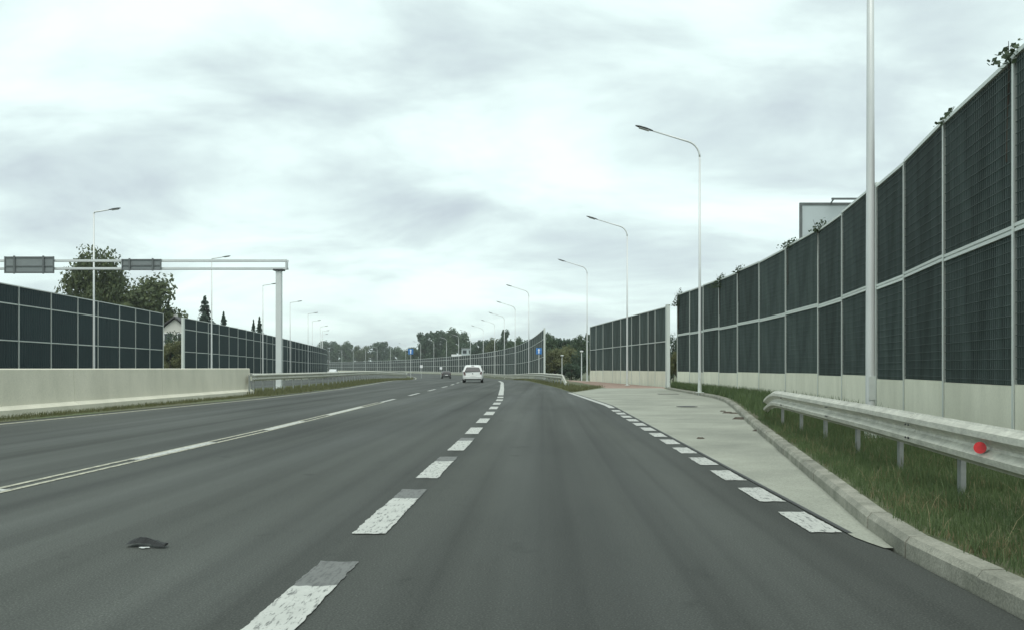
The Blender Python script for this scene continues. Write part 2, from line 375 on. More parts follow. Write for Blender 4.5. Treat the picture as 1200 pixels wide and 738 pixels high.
for a, b in zip(kp, kp[1:]):
    m_ = (a + b) / 2; dv = b - a
    inst('kerb_stone', ksm, kerb, (m_.x + rnd.uniform(-.006, .006), m_.y, rnd.uniform(-.006, .004)), math.atan2(-dv.x, dv.y), (1, dv.length - 0.018, 1))

# ------------------------------------------------------------------ noise barriers
def panel_mesh(name, ribs, faces=('panel_face', 'panel_rib'), wires=0):
    """a unit panel (x along the wall, z up): backing sheet, upright ribs, steel wires across"""
    mb = MB(); mb.box(-.5, .5, -0.05, 0.05, 0, 1); mb.mi = 1
    for i in range(ribs):
        x = -.5 + (i + .5) / ribs; h = 0.2 / ribs
        for s in (-1, 1):
            y0, y1 = (0.05, 0.072) if s > 0 else (-0.072, -0.05)
            mb.add([(x - h, y0 if s > 0 else y1, 0.004), (x + h, y0 if s > 0 else y1, 0.004), (x + h, y0 if s > 0 else y1, .996), (x - h, y0 if s > 0 else y1, .996),
                    (x - h * .6, y1 if s > 0 else y0, 0.004), (x + h * .6, y1 if s > 0 else y0, 0.004), (x + h * .6, y1 if s > 0 else y0, .996), (x - h * .6, y1 if s > 0 else y0, .996)],
                   [(4, 5, 6, 7), (0, 1, 5, 4), (1, 2, 6, 5), (2, 3, 7, 6), (3, 0, 4, 7)])
    for i in range(wires):
        z = (i + .5) / wires
        mb.box(-.5, .5, -0.079, -0.073, z - .0024, z + .0024); mb.box(-.5, .5, 0.073, 0.079, z - .0024, z + .0024)
    return mb.mesh(name, list(faces))
P_NEAR = panel_mesh('panel', 36, wires=14)
P_MID = panel_mesh('panel', 24)
P_BLUE = panel_mesh('panel', 14, ('panel_blue', 'panel_blue_rib'))
rb_ = MB(); rb_.box(-.5, .5, -.5, .5, 0, .4); rb_.box(-.5, .5, -.5, .5, .6, 1); rb_.box(-.5, .5, -.4, .4, .4, .6); UB_RAIL = rb_.mesh('rail', 'galvanised')
bx = MB(); bx.box(-.5, .5, -.5, .5, 0, 1); UB_POST = bx.mesh('post', 'galvanised'); UB_CAP = bx.mesh('cap', 'galvanised')
bxp = MB(); bxp.box(-.5, .5, -.5, .5, 0, 1); UB_PL = bxp.mesh('plinth_panel', 'plinth_concrete')
hb = MB()   # H-section upright: two flanges and a web
hb.box(-.5, .5, -.5, -.42, 0, 1); hb.box(-.5, .5, .42, .5, 0, 1); hb.box(-.06, .06, -.42, .42, 0, 1)
UB_H = hb.mesh('post', 'galvanised')
def barrier(label, pts, plinth, rows, pan, base=lambda i: 0.0, zdip=True, end0=0.1, end1=0.1, post_w=0.065, cat='noise barrier', rail_h=0.07, sc_top=None, endtall=0.0):
    root = empty('noise_barrier', (pts[0][0], pts[0][1], 0)); ox, oy = pts[0]
    tag(root, label, cat, 'noise barriers along the road')
    n = len(pts)
    for i, (x, y) in enumerate(pts):
        g = (G(y) if zdip else 0) + base(min(i, n - 2)); top = rows[-1] if not sc_top else rows[-1] * sc_top(i)
        if i == 0: ang = math.atan2(pts[1][1] - y, pts[1][0] - x)
        else: ang = math.atan2(y - pts[i - 1][1], x - pts[i - 1][0])
        e = end0 if i == 0 else (end1 if i == n - 1 else post_w)
        inst('post', UB_H if e < 0.2 else UB_POST, root, (x - ox, y - oy, g - .3), ang, (e, 0.21, top + .36 + (endtall if e > 0.2 else 0)))
    for i in range(n - 1):
        (x0, y0), (x1, y1) = pts[i], pts[i + 1]; L = math.hypot(x1 - x0, y1 - y0); ang = math.atan2(y1 - y0, x1 - x0)
        mx_, my_ = (x0 + x1) / 2 - ox, (y0 + y1) / 2 - oy; g = (G((y0 + y1) / 2) if zdip else 0) + base(i)
        s = 1.0 if not sc_top else (sc_top(i) + sc_top(i + 1)) / 2
        inst('plinth_panel', UB_PL, root, (mx_, my_, g - .3), ang, (L - .075, 0.17, plinth + .3))
        z = plinth
        for k, zt in enumerate(rows):
            zt_ = zt * s; hgt = zt_ - z - (rail_h if k < len(rows) - 1 else 0)
            inst('panel', pan[k] if isinstance(pan, (list, tuple)) else pan, root, (mx_, my_, g + z + .004), ang, (L - .085, 1, hgt - .008))
            if k < len(rows) - 1: inst('rail', UB_RAIL, root, (mx_, my_, g + zt_ - rail_h), ang, (L - .07, 0.19, rail_h - .004))
            else: inst('cap', UB_CAP, root, (mx_, my_, g + zt_ + .002), ang, (L - .07, 0.2, 0.06))
            z = zt_
    return root
# near right barrier: uprights where the photograph shows them on the line of the wall
def hit(px, fn, lo, hi):
    for _ in range(60):
        m_ = (lo + hi) / 2
        if CX + FPX * fn(m_) / m_ > px: lo = m_
        else: hi = m_
    return (lo + hi) / 2
p1 = [(wx(d), d) for d in (6.0, 9.2)]
for px in (1196, 1112, 1064.6, 1031.6, 990.5, 962, 923.5, 892, 866.5, 844.5, 826, 810, 795):
    d = hit(px, wx, 6, 52); p1.append((wx(d), d))
steps1 = {}
nb1 = barrier('tall dark ribbed noise barrier behind the nearest right guardrail', p1, 1.04, [3.2, 5.42],
        [P_NEAR, P_NEAR], base=lambda i: [0, 0, -.02, 0, -.03, 0.04, .0, .05, .02, .04, .0, .03, .0, .02][i], zdip=False, end1=0.1, rail_h=0.12)
w2 = interp([(60, 8.46), (75, 6.6), (89.5, 4.72)]); p2 = []
for px in (782.5, 769, 760.8, 751, 741.4, 728.5, 719, 707.7, 699.5, 692.5):
    d = hit(px, w2, 59, 92); p2.append((w2(d), d))
barrier('dark noise barrier with thick white end post beyond the concrete bay', p2, 1.05, [3.1, 5.35], P_MID, zdip=True, end0=0.42, endtall=0.12)
w3 = lambda d: ref(d) + 3.0 + min(2.6, max(0, (d - 108) * 0.022))
p3 = [(w3(108 + 4 * i), 108 + 4 * i) for i in range(24)]
nb3 = barrier('far dark noise barrier with three panel rows, curving left behind the two cars', p3, 0.62, [2.85, 5.0, 6.1], P_MID, end0=0.4, sc_top=lambda i: 1.0 - 0.0016 * i, endtall=0.1)
# its continuation too far off to pick the panels apart
fa, fr_ = MB(), MB()
D3 = [200 + 8 * i for i in range(42)]
def hs(d): return 0.965 - 0.09 * min(1, (d - 200) / 200)
for a, b in zip(D3, D3[1:]):
    def P(d, z, off=0): return (w3(d) - p3[0][0] + off, d - p3[0][1], G(d) + z)
    z = 0.62
    fa.mi = 0
    fa.bar(P((a), 0.2), P(b, 0.2), 0.17, 0.85)
    fa.mi = 1
    for k, zt in enumerate((2.85, 5.0, 6.1)):
        z0 = z; z1 = zt * hs(a); fa.bar(P(a, (z0 + z1) / 2), P(b, (z0 + z1) / 2), 0.1, z1 - z0 - 0.02); z = z1
    fa.mi = 2
    for zt in (2.85, 5.0, 6.1): fa.bar(P(a, zt * hs(a)), P(b, zt * hs(a)), 0.2, 0.12)
    for dd in (a, a + 4): fa.bar(P(dd, -0.2), P(dd, 6.1 * hs(a)), 0.24, 0.1, (0, 1, 0))
fo = fa.build('far_panel_run', ['plinth_concrete', 'panel_face', 'galvanised'], nb3); fo['kind'] = 'stuff'
# left barriers across the other carriageway
wl = lambda d: -31.9 - 0.1 * (d - 52) if d < 90 else -35.7 + (ref(d) - ref(90)) + (0.0 if d < 90 else -0.002 * (d - 90))
pL = [(wl(d), d) for d in (38.2, 42.3, 46.4, 50.5, 54.8, 59.2, 63.4, 67.0, 71.3, 74.9, 78.4, 82.0)]
barrier('dark blue noise barrier at the far left, behind the concrete median wall', pL, 0.6, [2.95, 5.15, 6.2], P_BLUE, end1=0.14)
pM = [(wl(88.3 + 4 * i), 88.3 + 4 * i) for i in range(32)]
barrier('long dark blue noise barrier behind the sign gantry leg, receding on the left', pM, 0.6, [2.95, 5.15, 6.2], P_BLUE, end0=0.42, end1=0.14)

# ------------------------------------------------------------------ concrete median wall
mw = empty('median_wall', (-13.6, 2, 0)); tag(mw, 'low pale concrete median wall along the left edge of the road', 'concrete wall')
segs = [2, 8, 14, 20, 26, 32, 38, 41.6]
for a, b in zip(segs, segs[1:]):
    m_ = MB(); a_, b_ = a - 2 + .008, b - 2 - .008
    prof = [(0.16, -0.15), (0.16, 0.20), (0.10, 0.24), (0.0, 0.30), (-0.04, 1.22), (-0.07, 1.25), (-0.45, 1.25), (-0.48, -0.15)]
    n = len(prof); m_.add([(x, a_, z) for x, z in prof] + [(x, b_, z) for x, z in prof], [(i, n + i, n + (i + 1) % n, (i + 1) % n) for i in range(n)] + [tuple(range(n)), tuple(reversed(range(n, 2 * n)))])
    m_.build('wall_segment', 'barrier_concrete', mw)
struct(strip('median_strip', lambda d: -17.6 if d < 35 else ref(d) - 17.6, lambda d: ledge(d) - 0.45, -8, 430, 0.01, 'soil_grass'))
struct(strip('right_shoulder', lambda d: redge(d) if d > 47 else 1.5, lambda d: (1.62 + (d - 46.7) * 0.22) if d < 56 else max(w3(d) + 1.2, 2.6), 46.7, 500, 0.006, 'soil_grass', ds=[46.7, 50, 53, 56] + drange(58, 500)))

# ------------------------------------------------------------------ guardrails
def wprof():                                    # depth, height of a two-wave beam
    return [(0.0, 0.31), (0.012, 0.295), (0.075, 0.265), (0.082, 0.22), (0.012, 0.175), (0.0, 0.155), (0.012, 0.135), (0.082, 0.09), (0.075, 0.045), (0.012, 0.015), (0.0, 0.0)]
HSC = 1.09
def guardrail(label, path, side, ztop, sec, post_step=2.0, detail=True, reflect=None, drop_start=0.0, drop_end=0.0):
    """path: list of (x, y); side +1 puts the waves on the left of travel; sec = length of a beam section"""
    root = empty('guardrail', (path[0][0], path[0][1], 0)); tag(root, label, 'guardrail', 'steel guardrails')
    P = walk(path, 0.5 if detail else 2.0); o = P[0]; n = len(P)
    per = int(round(sec / (0.5 if detail else 2.0)))
    pr = wprof()
    def frame(i):
        t = (P[min(i + 1, n - 1)] - P[max(i - 1, 0)]).normalized(); return t, Vector((-t.y, t.x)) * side
    def zt(i):
        st = 0.5 if detail else 2.0; z = ztop + G(P[i].y) - 0.31
        if drop_start: z -= drop_start * max(0, 1 - i * st / 2.2) ** 1.6
        if drop_end: z -= drop_end * max(0, 1 - (n - 1 - i) * st / 2.2) ** 1.6
        return z
    bolts = MB()
    for s in range(0, n - 1, per):
        idx = list(range(s, min(s + per, n - 1) + 1)); mb = MB(); k = len(pr); th = 0.006
        lap = 0.004 * ((s // per) % 2)
        for off in (0.0, -th):
            for i in idx:
                t, nn = frame(i)
                for (dp, h) in pr:
                    h *= HSC; q = P[i] + nn * (dp + off + lap); mb.v.append((q.x - o.x, q.y - o.y, zt(i) + h))
        m_ = len(idx)
        for i in range(m_ - 1):
            for j in range(k - 1):
                a = i * k + j; b = m_ * k + a
                mb.f += [(a, a + 1, a + k + 1, a + k), (b, b + k, b + k + 1, b + 1)]; mb.m += [0, 0]
            for j in (0, k - 1):
                a = i * k + j; b = m_ * k + a; mb.f.append((a, a + k, b + k, b)); mb.m.append(0)
        for i in (0, m_ - 1):
            for j in range(k - 1):
                a = i * k + j; b = m_ * k + a; mb.f.append((a, b, b + 1, a + 1)); mb.m.append(0)
        bo = mb.build('beam', 'rail_steel', root)
        if detail:
            bl = MB()
            for hh in (0.22, 0.09):
                for di in (-0.05, 0.05):
                    t, nn = frame(idx[-1]); q = P[idx[-1]] + t * di + nn * (0.083 + lap)
                    c = Vector((q.x - o.x, q.y - o.y, zt(idx[-1]) + hh)); bl.tube([c, c + Vector((nn.x, nn.y, 0)) * 0.012], 0.011, 6)
            bl.build('bolts', 'dark_steel', bo)
    st = 0.5 if detail else 2.0; ps = int(round(post_step / st))
    if detail:
        pm = MB(); pm.box(-.05, .05, -.022, -.017, -.35, .62); pm.box(-.05, .05, .017, .022, -.35, .62); pm.box(-.05, -.044, -.017, .017, -.35, .62)
    else:
        pm = MB(); pm.box(-.05, .05, -.035, .035, -.35, .62)
    pme = pm.mesh('post', 'post_steel')
    for i in range(ps // 2, n - 1, ps):
        t, nn = frame(i); q = P[i] - nn * 0.11
        inst('post', pme, root, (q.x - o.x, q.y - o.y, zt(i) - 0.34), math.atan2(t.y, t.x))
        if detail:
            sb = MB(); sb.bar((q.x - o.x + nn.x * .035, q.y - o.y + nn.y * .035, zt(i) + .155), (q.x - o.x + nn.x * .105, q.y - o.y + nn.y * .105, zt(i) + .155), 0.08, 0.2); sb.build('spacer', 'post_steel', root)
    return root, P, frame, zt
gpath = [(2.35, -3), (2.9, 2), (3.38, 6.3), (3.97, 11.0), (4.67, 18.0), (4.98, 20.0)]
gr, GP, gfr, gzt = guardrail('galvanised guardrail with a red reflector along the near right grass verge', gpath, +1, 0.79, 4.0, drop_end=0.20)
def reflector(d):
    i = min(range(len(GP)), key=lambda k: abs(GP[k].y - d)); t, nn = gfr(i); p = GP[i] + nn * 0.03; c = Vector((p.x - GP[0].x, p.y - GP[0].y, gzt(i) + 0.165))
    m_ = MB(); n3 = Vector((nn.x, nn.y, 0)); f3 = (n3 * .55 - Vector((t.x, t.y, 0))).normalized(); c = c + n3 * .045; m_.tube([c, c + f3 * 0.012], 0.046, 18); return m_, c, n3, Vector((t.x, t.y, 0))
m_, c_, n_, t_ = reflector(6.7); rf = m_.build('reflector', 'red_reflector', gr); rf['label'] = 'round red reflector on the rail'
m_ = MB(); m_.bar(c_ + t_ * .012 - n_ * .04, c_ + t_ * .012 + n_ * .02, 0.012, 0.06); m_.build('reflector_bracket', 'dark_steel', gr)
off_m = interp([(42, -13.85), (60, -14.1), (80, -15.3), (110, -16.0), (400, -16.0)])
guardrail('grey median guardrail starting at the end of the concrete wall on the left', [(-13.35, 41.0)] + [(ref(d) + off_m(d), d) for d in (43.5, 50, 60, 70, 80, 95, 110, 130, 150, 180, 210, 240, 270, 300)], -1, 0.97, 4.0, detail=False)
guardrail('far right guardrail with bent down end below the third noise barrier', [(ref(d) + f, d) for d, f in ((61, 1.95), (66, 1.55), (72, 1.2), (80, 1.1), (100, 1.15), (120, 1.1), (150, 1.1), (180, 1.1), (210, 1.1), (250, 1.1), (300, 1.1), (350, 1.1), (420, 1.1))], +1, 0.8, 4.0, detail=False, drop_start=0.55)
guardrail('outer guardrail of the opposite carriageway in front of the left barrier', [(ref(d) + f, d) for d, f in ((60, -29.7), (90, -29.9), (120, -31.2), (150, -32.6), (200, -33.7), (300, -34), (400, -34))], -1, 0.78, 4.0, detail=False)

# ------------------------------------------------------------------ lamp posts
def lamp_meshes(H, arm, rise, bend, r0, r1, tip):
    pole = MB(); zb = H - rise - bend
    pts = [(0, 0, -0.3), (0, 0, 0.0), (0, 0, 1.2), (0, 0, zb * .5), (0, 0, zb)]
    rad = [r0, r0, r0 * .97, (r0 + r1) / 2, r1]
    pole.tube(pts, rad, 10)
    a = MB(); ap = [(0, 0, zb)]
    ca = math.atan2(rise, arm - bend)
    for k in range(1, 8):
        t = k / 7 * (math.pi / 2 - ca); ap.append((-bend * (1 - math.cos(t)), 0, zb + bend * math.sin(t)))
    ex, ez = ap[-1][0], ap[-1][2]; L = arm + ex
    ap.append((-arm, 0, ez + L * math.tan(ca)))
    a.tube(ap, [r1] * 8 + [r1 * .75], 8)
    hx, hz = -arm, ez + L * math.tan(ca); ux, uz = -math.cos(ca), math.sin(ca)
    hd = MB(); sec = [(0, .04, .035), (.12, .09, .05), (.35, .15, .065), (.65, .14, .06), (tip, .05, .03)]
    vs = []
    for t, wd, h in sec:
        cx, cz = hx + ux * t, hz + uz * t
        for k in range(8):
            an = 2 * math.pi * k / 8; vs.append((cx - uz * 0 , wd * math.cos(an), cz + h * (math.sin(an) if math.sin(an) > 0 else .55 * math.sin(an))))
    fs = [(i * 8 + k, i * 8 + (k + 1) % 8, (i + 1) * 8 + (k + 1) % 8, (i + 1) * 8 + k) for i in range(4) for k in range(8)] + [tuple(range(8)), tuple(range(39, 31, -1))]
    hd.add(vs, fs)
    gl = MB(); gl.bar((hx + ux * .2, 0, hz + uz * .2 - .045), (hx + ux * .68, 0, hz + uz * .68 - .045), 0.2, 0.03)
    bp = MB(); bp.box(-.17, .17, -.17, .17, 0.0, .025); bp.tube([(0, 0, .02), (0, 0, .5)], [r0 * 1.25, r0 * 1.08], 10)
    dr = MB(); dr.box(-.05, .05, -r0 * 1.06, -r0 * .9, .62, 1.0)
    return (pole.mesh('pole', 'pole_steel', True), a.mesh('arm', 'pole_steel', True), hd.mesh('luminaire', 'lamp_dark', True), gl.mesh('lamp_glass', 'lamp_glass'), bp.mesh('base_plate', 'galvanised'), dr.mesh('service_door', 'galvanised'))
LM_R = lamp_meshes(12.0, 2.15, 0.42, 0.75, 0.078, 0.045, 0.85)
LM_L = lamp_meshes(12.0, 1.0, 0.14, 0.12, 0.085, 0.05, 0.8)
def lamp(ms, x, y, z, rz, label, group):
    t = empty('street_lamp', (x, y, z), rz); tag(t, label, 'street lamp', group)
    inst('pole', ms[0], t); inst('arm', ms[1], t); lu = inst('luminaire', ms[2], t); inst('lamp_glass', ms[3], lu); inst('base_plate', ms[4], t)
    if y < 50: inst('service_door', ms[5], t)
    return t
ordw = ['nearest', 'second', 'third', 'fourth', 'fifth', 'sixth', 'seventh', 'eighth', 'ninth', 'tenth', 'eleventh', 'twelfth', 'thirteenth', 'fourteenth', 'fifteenth', 'sixteenth', 'seventeenth', 'eighteenth', 'nineteenth', 'twentieth']
rpx = [1020, 820, 735, 688, 619.7, 603.7, 591, 579.7, 566.3, 551.3, 537.5, 523.3, 508.4, 493, 475.5, 457.6, 442, 428.4, 414, 400.6, 385.7]
rl_lab = ['nearest street lamp, its thick pole cut off by the top of the photo',
          'large street lamp with curved arm in front of the near right noise barrier', 'street lamp standing in front of the barrier with the thick white end post',
          'street lamp in the gap between the middle and far right barriers']
for i, px in enumerate(rpx):
    d = 14.5 if i == 0 else 41.3 if i == 1 else 39.8 + 25.4 * (i - 1)
    lab = rl_lab[i] if i < 4 else '%s street lamp, counted from the camera, of the row on the right' % ordw[min(i, 19)] if i < 20 else 'farthest street lamp of the row on the right, at the end of the bend'
    lamp(LM_R, X(px, d), d, (0.13 if i < 2 else G(d)), (0.0 if i < 4 else -drefang(d) * -1), lab, 'street lamps of the right row')
lpx = [110, 248, 308, 340, 361, 366]
ll_lab = ['street lamp rising in front of the left dark blue barrier and the large tree', 'street lamp just left of the gantry leg, over the long left barrier']
for i in range(9):
    d = 61 + 25.8 * i
    x = X(lpx[i], d) if i < 6 else ref(d) - 35.6 - (i - 5) * 0.4
    lamp(LM_L, x, d, G(d), math.pi + drefang(d), ll_lab[i] if i < 2 else '%s street lamp, counted from the camera, of the row on the left' % ordw[i], 'street lamps of the left row')

# ------------------------------------------------------------------ sign gantry
GD = 54.0
gx = lambda px: X(px, GD)
gz = lambda py: Z(py, GD)
gt = empty('sign_gantry', (gx(327), GD, 0)); tag(gt, 'white steel sign gantry reaching left over the opposite carriageway', 'gantry'); ox = gx(327)
m_ = MB(); m_.box(-.17, .17, -.15, .15, -0.2, gz(317.6)); bo = m_.build('leg', 'gantry_steel', gt); bevel(bo.data, .03, 2)
m_ = MB(); m_.box(-.3, .3, -.26, .26, gz(317.6), gz(315.8)); m_.build('leg_cap', 'dark_steel', gt)
m_ = MB(); m_.box(-.34, .34, -.34, .34, -.05, .04); m_.build('base_plate', 'galvanised', gt)
xl = -33.6 - ox; xr = gx(337) - ox
m_ = MB(); m_.box(xl - .25, xl + .15, -.17, .17, -.2, gz(317.6)); m_.build('leg', 'gantry_steel', gt)
for nm, py in (('top_chord', 305.8), ('bottom_chord', 315.0)):
    m_ = MB()
    m_.box(xl - .3, xr, -.22, -.11, gz(py) - .055, gz(py) + .055); m_.build(nm, 'gantry_steel', gt)
    m_ = MB(); m_.box(xl - .3, xr, .11, .22, gz(py) - .055, gz(py) + .055); m_.build(nm, 'gantry_steel', gt)
k = 0; x = xl
m_ = MB(); m_.box(xr - .09, xr - .02, -.2, .2, gz(315) + .06, gz(305.8) - .06); m_.build('end_brace', 'gantry_steel', gt)
def gsign(px0, px1, py0, py1, label):
    r = empty('road_sign', (gx((px0 + px1) / 2), GD - .3, gz(py1))); tag(r, label, 'road sign', 'signs on the gantry')
    wd = gx(px1) - gx(px0); h = gz(py0) - gz(py1)
    m_ = MB(); m_.box(-wd / 2, wd / 2, .0, .03, 0, h); m_.build('sheet', 'sign_back', r)
    for z in (h * .06, h * .42, h * .94): m_ = MB(); m_.box(-wd / 2 + .02, wd / 2 - .02, -.045, -.002, z - .03, z + .03); m_.build('stiffener', 'sign_frame', r)
    for x in (-wd * .3, wd * .3): m_ = MB(); m_.box(x - .05, x + .05, -.09, -.047, -.04, h + .04); m_.build('bracket', 'sign_frame', r)
    for s in (-1, 1): m_ = MB(); m_.box(s * wd / 2 - .03, s * wd / 2 + .03, -.05, .035, 0.0, h); m_.build('edge_frame', 'sign_frame', r)
    m_ = MB()
    for x in (-wd * .3, wd * .3): m_.box(x - .05, x + .05, .032, .075, .1, h - .1)
    m_.build('clamp', 'galvanised', r)
gsign(9.5, 66, 301.5, 321, 'larger grey sign back on the gantry at the left edge of the photo')
gsign(146, 191, 304.5, 317.5, 'smaller grey sign back on the gantry in front of the large tree')

# ------------------------------------------------------------------ billboard
BD = 46.0
bb = empty('billboard', (X(937, BD), BD, 0)); tag(bb, 'pale grey billboard with dark frame behind the near right barrier', 'billboard')
zt_, zb_ = Z(238, BD), Z(238, BD) - 3.6; bw = 6.2
m_ = MB(); m_.box(0.12, bw - .12, -.04, .04, zb_ + .12, zt_ - .12); m_.build('panel', 'billboard_back', bb)
for nm, a in (('frame_top', (0, bw, -.08, .08, zt_ - .12, zt_)), ('frame_bottom', (0, bw, -.08, .08, zb_, zb_ + .12)), ('frame_side', (0, .12, -.08, .08, zb_ + .12, zt_ - .12)), ('frame_side', (bw - .12, bw, -.08, .08, zb_ + .12, zt_ - .12))):
    m_ = MB(); m_.box(*a); m_.build(nm, 'sign_frame', bb)
m_ = MB(); m_.box(1.5, bw, -.5, -.4, zt_ + .08, zt_ + .17); m_.build('light_bar', 'sign_frame', bb)
for x in (1.6, 3.3, 5.6): m_ = MB(); m_.bar((x, 0, zt_ - .02), (x, -.45, zt_ + .1), .05, .05); m_.build('light_arm', 'sign_frame', bb)
for x in (1.0, bw - 1.0): m_ = MB(); m_.box(x - .12, x + .12, .081, .3, -.06, zt_ - .2); m_.build('leg', 'dark_steel', bb)

# ------------------------------------------------------------------ blue signs, markers, path lamps
def blue_sign(px, py, d, size, label, gz_):
    x = X(px, d); zc = Z(py, d); r = empty('road_sign', (x, d, gz_)); tag(r, label, 'road sign', 'blue road signs')
    m_ = MB(); m_.tube([(0, .04, -.2), (0, .04, zc - gz_ + size * .55)], .04, 8); m_.build('post', 'pole_steel', r)
    h = size / 2; z0 = zc - gz_
    m_ = MB(); m_.box(-h, h, -.02, -.001, z0 - h * 1.1, z0 + h * 1.1); bevel(m_.build('plate', 'sign_blue', r).data, .006)
    f = MB(); y = -.024
    f.add([(-.09 * size, y, z0 - h * .8), (.09 * size, y, z0 - h * .8), (.09 * size, y, z0 + h * .25), (-.09 * size, y, z0 + h * .25)], [(0, 1, 2, 3)])
    f.add([(-.22 * size, y, z0 + h * .25), (.22 * size, y, z0 + h * .25), (0, y, z0 + h * .9)], [(0, 1, 2)])
    f.build('arrow', 'sign_white', r)
blue_sign(631.5, 411, 106, 0.68, 'small blue sign with white arrow in front of the end of the far right barrier', G(106))
blue_sign(481.3, 411.5, 150, 0.85, 'small blue sign with white arrow on a post in the median, left of the cars', G(150))
def marker(px, py, d, label):
    r = empty('marker_sign', (X(px, d), d, G(d))); tag(r, label, 'sign', 'small white marker signs')
    zc = Z(py, d) - G(d); m_ = MB(); m_.tube([(0, .03, -.2), (0, .03, zc + .2)], .03, 6); m_.build('post', 'pole_steel', r)
    m_ = MB(); m_.box(-.26, .26, -.015, .0, zc - .26, zc + .26); bevel(m_.build('plate', 'sign_white', r).data, .004)
marker(493.7, 429, 175, 'small white marker plate right of the blue median sign')
marker(516.8, 431, 185, 'small white marker plate just above the dark car')
def park_lamp(px, top, d, label):
    x = X(px, d); h = Z(top, d) - G(d); r = empty('path_lamp', (x, d, G(d))); tag(r, label, 'path lamp', 'low lamps by the path')
    m_ = MB(); m_.tube([(0, 0, -.2), (0, 0, h - .2)], [.07, .05], 8); m_.build('pole', 'pole_steel', r)
    m_ = MB(); m_.tube([(0, 0, h - .2), (0, 0, h - .12), (0, 0, h - .02), (0, 0, h)], [.1, .2, .2, .05], 10); m_.build('head', 'sign_white', r)
park_lamp(658.5, 415.5, 112, 'shorter path lamp in front of the olive bushes')
park_lamp(681.5, 410.5, 100, 'taller path lamp just left of the fourth street lamp')

